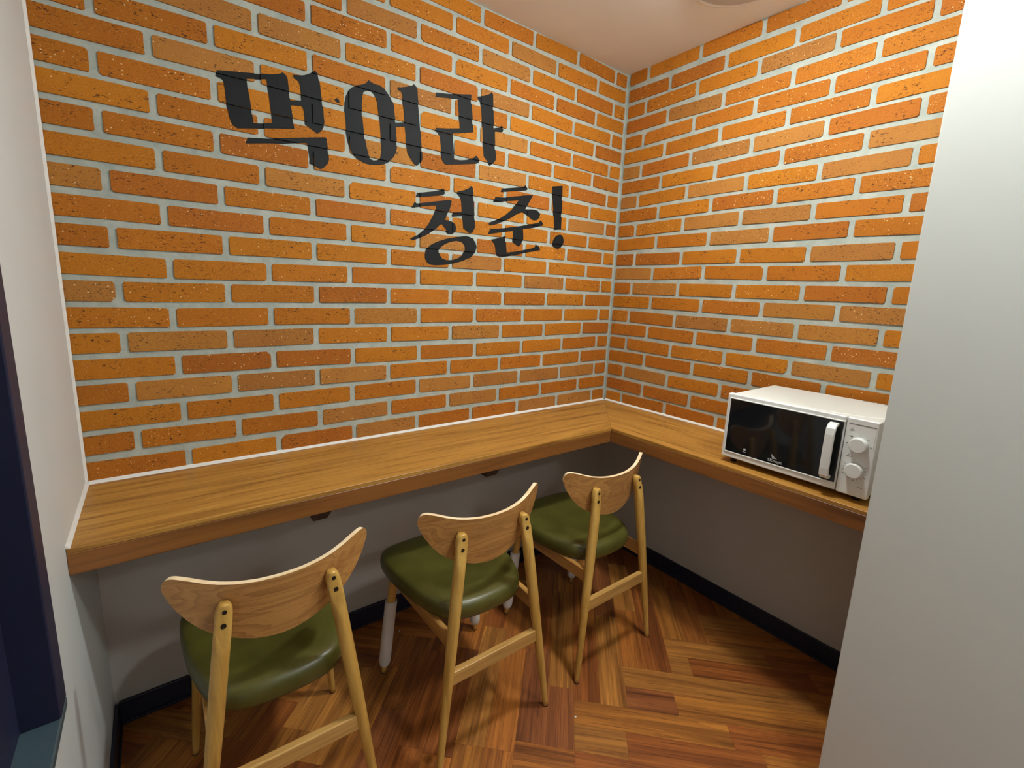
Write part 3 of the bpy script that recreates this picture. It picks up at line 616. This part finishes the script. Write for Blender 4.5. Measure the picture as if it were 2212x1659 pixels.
def rear_leg_mesh(sg):
    seg = 28; v = []; f = []; n = 0
    R_ = [(0, .0085), (.02, .0095), (.12, .0118), (.25, .0145), (.35, .0160), (.45, .0172), (.55, .0176), (.575, .0176), (.595, .0176), (.615, .0176), (.63, .0175), (.645, .0174), (.66, .0173), (.672, .0172), (.68, .0170), (.687, .0160), (.692, .0146), (.6965, .0125), (.6995, .0098), (.7008, .0080)]
    for z, r in R_:
        t = z / .705
        cx = sg * (.204 + (.1105 - .204) * t); cy = -.217 + (-.167 + .217) * t
        yc = cy - .0176 + .0090 * min(1, max(0, (z - .595) / .05))
        for k in range(seg):
            a_ = 2 * math.pi * k / seg
            x = cx + r * math.cos(a_)
            yf = -0.1685 + 1.48 * x * x - 0.12 * (z - 0.7) - 0.0003
            if z < .67:
                y = cy + r * math.sin(a_)
                if z > .595: y = max(y, yc)
                if z > .57: y = min(y, yf)
            else:
                sn = math.sin(a_); sn = math.copysign(abs(sn) ** .5, sn)
                lo = yc; hi = min(yf, cy + .0172)
                y = (lo + hi) / 2 + (hi - lo) / 2 * sn
            v.append((x, y, z))
        n += 1
    for i in range(n - 1):
        for k in range(seg): f.append((i * seg + k, i * seg + (k + 1) % seg, (i + 1) * seg + (k + 1) % seg, (i + 1) * seg + k))
    f.append(tuple(range(seg))[::-1]); f.append(tuple(range(len(v) - seg, len(v))))
    return mesh_from(v, f, M_LEG, True)
def tube_me(p0, p1, rs, mat, seg=20):
    p0, p1 = Vector(p0), Vector(p1); v = []; f = []
    for t, r in rs:
        c = p0.lerp(p1, t)
        for k in range(seg):
            a_ = 2 * math.pi * k / seg; v.append((c.x + r * math.cos(a_), c.y + r * math.sin(a_), c.z))
    for i in range(len(rs) - 1):
        for k in range(seg): f.append((i * seg + k, i * seg + (k + 1) % seg, (i + 1) * seg + (k + 1) % seg, (i + 1) * seg + k))
    f.append(tuple(range(seg))[::-1]); f.append(tuple(range(len(v) - seg, len(v))))
    return mesh_from(v, f, mat, True)
SEAT = [(0, -.166), (.045, -.165), (.085, -.158), (.118, -.145), (.142, -.122), (.160, -.088), (.176, -.04), (.190, .02), (.200, .09), (.2055, .15), (.205, .20), (.196, .238), (.176, .262), (.14, .274), (.08, .280), (0, .282)]
def seat_mesh():
    half = SEAT
    loop = half + [(-x, y) for x, y in half[-2:0:-1]]
    # smooth the outline once (Chaikin)
    for _ in range(1):
        n = len(loop); L2 = []
        for i in range(n):
            a_, b_ = loop[i], loop[(i + 1) % n]
            L2 += [(a_[0] * .75 + b_[0] * .25, a_[1] * .75 + b_[1] * .25), (a_[0] * .25 + b_[0] * .75, a_[1] * .25 + b_[1] * .75)]
        loop = L2
    n = len(loop); cx, cy = 0, .07
    lay = [(.4075, .93), (.4085, .96), (.413, .985), (.422, 1.0), (.438, 1.003), (.449, .998), (.457, .986), (.4625, .968), (.466, .940), (.4688, .89), (.4705, .78), (.4705, .55), (.4695, .3)]
    v = []; f = []
    for z, s_ in lay:
        for x, y in loop:
            dz = -0.006 * max(0, (y - .2) / .08) if z > .44 else 0
            v.append((cx + (x - cx) * s_, cy + (y - cy) * s_, z + dz * s_))
    for i in range(len(lay) - 1):
        for k in range(n): f.append((i * n + k, i * n + (k + 1) % n, (i + 1) * n + (k + 1) % n, (i + 1) * n + k))
    f.append(tuple(range(n))[::-1]); f.append(tuple(range((len(lay) - 1) * n, len(lay) * n)))
    me = mesh_from(v, f, M_SEAT, True); return me
ME_BACK = backrest_mesh(); ME_SEAT = seat_mesh()
ME_RL = {1: rear_leg_mesh(1), -1: rear_leg_mesh(-1)}
ME_FL = {s_: tube_me((s_ * .197, .213, 0.004), (s_ * .163, .190, .409), [(0, .0085), (.04, .0095), (.3, .0118), (.6, .0142), (.85, .0158), (1, .0160)], M_LEG) for s_ in (1, -1)}
def bar(x0, x1, y0, y1, z0, z1, mat):
    me = box_me(x0, x1, y0, y1, z0, z1, mat); return me
def skewbar(p0, p1, wx, z0, z1, mat):
    (xa, ya), (xb, yb) = p0, p1; v = []
    for z in (z0, z1):
        for x, y in ((xa - wx, ya), (xa + wx, ya), (xb + wx, yb), (xb - wx, yb)): v.append((x, y, z))
    return mesh_from(v, [(3, 2, 1, 0), (4, 5, 6, 7), (0, 1, 5, 4), (1, 2, 6, 5), (2, 3, 7, 6), (3, 0, 4, 7)], mat)
ME_STR = bar(-.158, .158, -.204, -.184, .258, .300, M_RUNG)
ME_FR = bar(-.150, .150, .182, .202, .350, .398, M_RUNG)
ME_SR = {s_: skewbar((s_ * .154, -.176), (s_ * .163, .176), .0095, .366, .4105, M_RAIL) for s_ in (1, -1)}
def hole_disc_mesh(sg, z, r):  # dark disc on the leg face, painted as a shaded screw hole
    t = z / .705; cx = sg * (.204 + (.1105 - .204) * t); cy = -.217 + .05 * t
    yc = cy - .0176 + .0090 * min(1, (z - .595) / .05)
    seg = 16; v = []
    for yy, rr in ((yc + 0.002, r), (yc - .0004, r), (yc - .0004, r * .7), (yc - .0002, r * .5)):
        for k in range(seg): v.append((cx + rr * math.cos(2 * math.pi * k / seg), yy, z + rr * 1.1 * math.sin(2 * math.pi * k / seg)))
    f = [(i * seg + k, (i + 1) * seg + k, (i + 1) * seg + (k + 1) % seg, i * seg + (k + 1) % seg) for i in range(3) for k in range(seg)]
    f.append(tuple(range(3 * seg, 4 * seg)))
    return mesh_from(v, f, M_HOLE)
ME_HOLE_DISC = {(s_, z): hole_disc_mesh(s_, z, r) for s_ in (1, -1) for z, r in ((.687, .0048), (.657, .0058))}
def sock_mesh(sg):
    rs = [(.0, .011), (.02, .0165), (.06, .0200), (.12, .0208), (.5, .0210), (.9, .0208), (.97, .0214), (1.0, .0208)]
    z0, z1 = .030, .292; L_ = .405
    A_ = Vector((sg * .197, .213, .004)); B_ = Vector((sg * .163, .190, .409))
    return tube_me(A_.lerp(B_, (z0 - .004) / L_), A_.lerp(B_, (z1 - .004) / L_), rs, M_SOCK)
ME_SOCK = {1: sock_mesh(1), -1: sock_mesh(-1)}
def chair(x, y, a_, label, socks):
    t = empty('dining_chair', (x, y, 0), a_)
    tag(t, label, 'chair', 'dining chairs along the counter')
    link('seat', ME_SEAT, t)
    o = link('backrest', ME_BACK, t); bevel(o, 0.0012, 2)
    for s_ in (-1, 1):
        lg = link('leg', ME_RL[s_], t)
        for z in (.687, .657): link('hole_disc', ME_HOLE_DISC[(s_, z)], lg)
        lathe('leg_cap', [(.0080, 0.0), (.0090, .001), (.0088, .004), (.0082, .0055)], M_CAP, lg, 20, Matrix.Translation((s_ * .204, -.217, -.0)))
        fg = link('leg', ME_FL[s_], t)
        lathe('leg_cap', [(.0080, 0.0), (.0088, .001), (.0084, .0038)], M_CAP, fg, 20, Matrix.Translation((s_ * .197, .213, -.0)))
        if socks:
            k = link('leg_sock', ME_SOCK[s_], fg); tag(k, 'long white fabric leg sock')
        r_ = link('side_rail', ME_SR[s_], t); bevel(r_, 0.003, 2)
    bevel(link('stretcher', ME_STR, t), 0.0025, 2)
    bevel(link('front_rail', ME_FR, t), 0.0025, 2)
    return t
chair(-1.794, -.461, -.030, 'bare-legged ash chair with olive seat nearest the left wall', False)
chair(-1.221, -.490, -.010, 'middle ash chair with olive seat and white socks on its front legs', True)
chair(-.662, -.489, -.004, 'ash chair with olive seat nearest the brick corner', True)

# ------------------------------------------------------------------ microwave oven (local: lx along -y, depth +x)
mw = empty('microwave_oven', (-5.18 * H, -12.1 * H, FZ))
tag(mw, 'white microwave oven with black glass door on the right counter', 'microwave')
Z0 = 0.018
def mb(name, l0, l1, d0, d1, z0, z1, mat, parent=mw, bev=0.0, seg=2):
    return box(name, d0, d1, -l1, -l0, Z0 + z0, Z0 + z1, mat, parent, bev, seg)
mb('body', 0.004, 0.431, 0.026, 0.345, 0.001, 0.230, M_WHITE, mw, 0.006, 3)
# side ribs on the right
cab = mb('rear_casing', 0.010, 0.433, 0.040, 0.20, 0.006, 0.222, M_WHITE, mw, 0.004, 2)
for d_ in (0.05, 0.066, 0.082, 0.098):
    mb('side_rib', 0.4325, 0.4350, d_, d_ + 0.007, 0.02, 0.205, M_WHITE, mw, 0.001, 1)
door = prism('door', [(0.0, 0)] * 0 + [(-0.0005, Z0 + 0.003), (-0.3545, Z0 + 0.003), (-0.3545, Z0 + 0.233), (-0.0005, Z0 + 0.233)], 0, 0.0015, 0.0255, M_WHITEP, mw, 0.004, 3)
mb('glass_pane', 0.0135, 0.3505, -0.0003, 0.004, 0.0265, 0.2155, M_GLASS, door, 0.001, 1)
# raised thin frame lip around glass
for l0, l1, z0, z1 in ((0.010, 0.0135, 0.0225, 0.2185), (0.010, 0.354, 0.2155, 0.2190), (0.010, 0.325, 0.0225, 0.0262)):
    mb('frame_lip', l0, l1, -0.0012, 0.003, z0, z1, M_WHITEP, door, 0.0008, 1)
# arched handle
hp = []
prof = [(-0.001, 0.036), (-0.020, 0.038), (-0.030, 0.048), (-0.032, 0.070), (-0.0325, 0.122), (-0.032, 0.175), (-0.029, 0.195), (-0.018, 0.208), (-0.001, 0.210)]
inner = [(-0.001, 0.200), (-0.015, 0.197), (-0.021, 0.188), (-0.0235, 0.172), (-0.024, 0.122), (-0.0235, 0.074), (-0.021, 0.056), (-0.014, 0.048), (-0.001, 0.047)]
pts = [(d_, Z0 + z) for d_, z in prof + inner]
v = [(d_, -0.316, z) for d_, z in pts] + [(d_, -0.341, z) for d_, z in pts]
n = len(pts); half = len(prof); f = []
for i in range(n): f.append((i, (i + 1) % n, n + (i + 1) % n, n + i))
for i in range(half - 1):
    j_ = n - 1 - i
    f.append((i, j_, j_ - 1, i + 1)); f.append((n + i, n + i + 1, n + j_ - 1, n + j_))
me = mesh_from(v, f, M_WHITEP)
bm = bmesh.new(); bm.from_mesh(me); bmesh.ops.recalc_face_normals(bm, faces=bm.faces); bm.to_mesh(me); bm.free()
hd = link('handle', me, door); bevel(hd, 0.003, 3); tag(hd, 'white arched handle')
# control panel
cp = prism('control_panel', [(-0.3565, Z0 + 0.001), (-0.4345, Z0 + 0.001), (-0.4345, Z0 + 0.233), (-0.3565, Z0 + 0.233)], 0, 0.0015, 0.0255, M_WHITEP, mw, 0.004, 3)
for l0, l1, z0, z1 in ((0.3625, 0.4290, 0.2150, 0.2172), (0.4275, 0.4290, 0.1500, 0.2172)):
    mb('panel_groove', l0, l1, 0.0008, 0.003, z0, z1, M_MARK if z0 > 0.21 else M_WHITE, cp, 0.0004, 1)
rotY = Matrix.Rotation(-math.pi / 2, 4, 'Y')
for lz, nm in ((0.157, 'knob'), (0.080, 'knob')):
    k = lathe(nm, [(0.0228, -0.0012), (0.0228, 0.0018), (0.0219, 0.0026), (0.0216, 0.0060), (0.0214, 0.0146), (0.0208, 0.0160), (0.0198, 0.0165), (0.0190, 0.0166), (0.0185, 0.01662)], M_WHITEP, cp, 48,
              Matrix.Translation((0.0, -0.3945, Z0 + lz)) @ rotY)
    box('knob_ring', 0, 0, 0, 0, 0, 0, M_WHITE) if False else None
def mark(l, z, w_, h_, ang=0, mat=M_MARK, parent=None, name='scale_mark'):
    ca, sa_ = math.cos(ang), math.sin(ang)
    P = [(-w_ / 2, -h_ / 2), (w_ / 2, -h_ / 2), (w_ / 2, h_ / 2), (-w_ / 2, h_ / 2)]
    Q = [(x * ca - y * sa_, x * sa_ + y * ca) for x, y in P]
    return Q, l, z
def marks(items, parent, x, mat, name):
    v = []; f = []
    for l, z, w_, h_, ang in items:
        Q, _, _ = mark(l, z, w_, h_, ang); b0 = len(v)
        for xx in (x, x + 0.0012):
            for a_, c_ in Q: v.append((xx, -(l + a_), Z0 + z + c_))
        f += [(b0, b0 + 3, b0 + 2, b0 + 1), (b0 + 4, b0 + 5, b0 + 6, b0 + 7)] + [(b0 + i, b0 + (i + 1) % 4, b0 + 4 + (i + 1) % 4, b0 + 4 + i) for i in range(4)]
    o = link(name, mesh_from(v, f, mat), parent); o['kind'] = 'stuff'
    return o
it = []
for ang in (180, 135, 90, 45, 0): it.append((0.3945 + 0.0285 * math.cos(math.radians(ang)), 0.157 + 0.0285 * math.sin(math.radians(ang)), 0.0045, 0.0012, 0))
for i in range(13):
    ang = math.radians(150 + i * 20)
    it.append((0.3945 + 0.0275 * math.cos(ang), 0.080 + 0.0275 * math.sin(ang), 0.0035, 0.0009, ang))
    if i % 3 == 0: it.append((0.3945 + 0.0320 * math.cos(ang), 0.080 + 0.0320 * math.sin(ang), 0.0028, 0.0022, 0))
for l, z, w_ in ((0.372, 0.1975, 0.011), (0.372, 0.2025, 0.004), (0.373, 0.1795, 0.009), (0.376, 0.1185, 0.015), (0.374, 0.124, 0.004), (0.414, 0.032, 0.012)):
    it.append((l, z, w_, 0.0013, 0))
marks(it, cp, 0.0009, M_MARK, 'dial_markings')
def text(body, l, z, size, mat, parent, name, x=-0.0009, shear=0, sx=1.0):
    cu = bpy.data.curves.new('t', 'FONT'); cu.body = body; cu.size = size; cu.extrude = 0.0003; cu.shear = shear
    cu.align_x = 'CENTER'; cu.offset = size * 0.012
    to = bpy.data.objects.new('t', cu); C.objects.link(to)
    bpy.context.view_layer.update()
    me = bpy.data.meshes.new_from_object(to.evaluated_get(bpy.context.evaluated_depsgraph_get()))
    C.objects.unlink(to); bpy.data.objects.remove(to)
    for p in me.vertices:
        a_, b_, c_ = p.co; p.co = (x - c_, -(l + a_ * sx), Z0 + z + b_)
    me.materials.clear(); me.materials.append(mat)
    return link(name, me, parent)
text('SK', 0.1665, 0.0335, 0.0135, M_LOGO, door, 'logo_lettering', sx=1.1)
text('magic', 0.1890, 0.0335, 0.0125, M_LOGO, door, 'logo_lettering')
wing = [(0.168, 0.0590), (0.1735, 0.0545), (0.1790, 0.0490), (0.1860, 0.0455), (0.1800, 0.0455), (0.1730, 0.0440), (0.1700, 0.0500)]
prism('logo_emblem', [(-l, Z0 + z) for l, z in wing], 0, -0.0009, 0.001, M_LOGO, door)
ring = []
lathe('child_lock_symbol', [(0.0045, -0.0012), (0.0045, 0.0006), (0.0030, 0.0006)], M_LOGO, door, 24, Matrix.Translation((0.0, -0.0805, Z0 + 0.0465)) @ rotY)
marks([(0.0805, 0.0385, 0.011, 0.0014, 0)], door, -0.0009, M_LOGO, 'symbol_caption')
# top vents, front crease, feet
for i in range(4): mb('vent_slot', 0.300 + i * 0.020, 0.314 + i * 0.020, 0.330, 0.3345, 0.2290, 0.2304, M_SLOT, mw)
crease = [(0.0, 0.030)]
vv = []; ff = []
cl = [(0.012, 0.032), (0.10, 0.033), (0.2, 0.035), (0.28, 0.040), (0.34, 0.050), (0.39, 0.068), (0.422, 0.095)]
for l, d_ in cl:
    for dd, zz in ((-0.0016, 0.2298), (0.0, 0.2312), (0.0016, 0.2298)): vv.append((d_ + dd, -l, Z0 + zz))
for i in range(len(cl) - 1):
    for k in range(2): ff.append((i * 3 + k, (i + 1) * 3 + k, (i + 1) * 3 + k + 1, i * 3 + k + 1))
link('top_crease', mesh_from(vv, ff, M_WHITE, True), mw)
for l, d_ in ((0.03, 0.04), (0.40, 0.04), (0.03, 0.31), (0.40, 0.31)):
    lathe('foot', [(0.010, -Z0 + 0.0003), (0.011, -0.012), (0.011, 0.0015)], M_CAP, mw, 20, Matrix.Translation((d_, -l, Z0)))

# ------------------------------------------------------------------ crumbs on the floor
def crumb(x, y, r, label):
    bm = bmesh.new(); bmesh.ops.create_icosphere(bm, subdivisions=2, radius=1.0)
    rr = random.Random(int(x * 1000))
    for vv_ in bm.verts:
        k = 1 + rr.uniform(-.18, .18); vv_.co = Vector((vv_.co.x * r * k * 1.3, vv_.co.y * r * k, vv_.co.z * r * .55 * k + r * .5))
        vv_.co.z = max(0.0002, vv_.co.z)
    me = bpy.data.meshes.new('crumb'); bm.to_mesh(me); bm.free(); me.materials.append(M_CAULK)
    tag(link('crumb', me, None, (x, y, 0)), label, 'crumb', 'crumbs on the floor')
crumb(-0.9685, -0.7998, 0.0028, 'tiny white crumb on the open floor right of the middle chair')
crumb(-1.2817, -0.1159, 0.0028, 'tiny white crumb on the shaded floor by the sock of the middle chair')
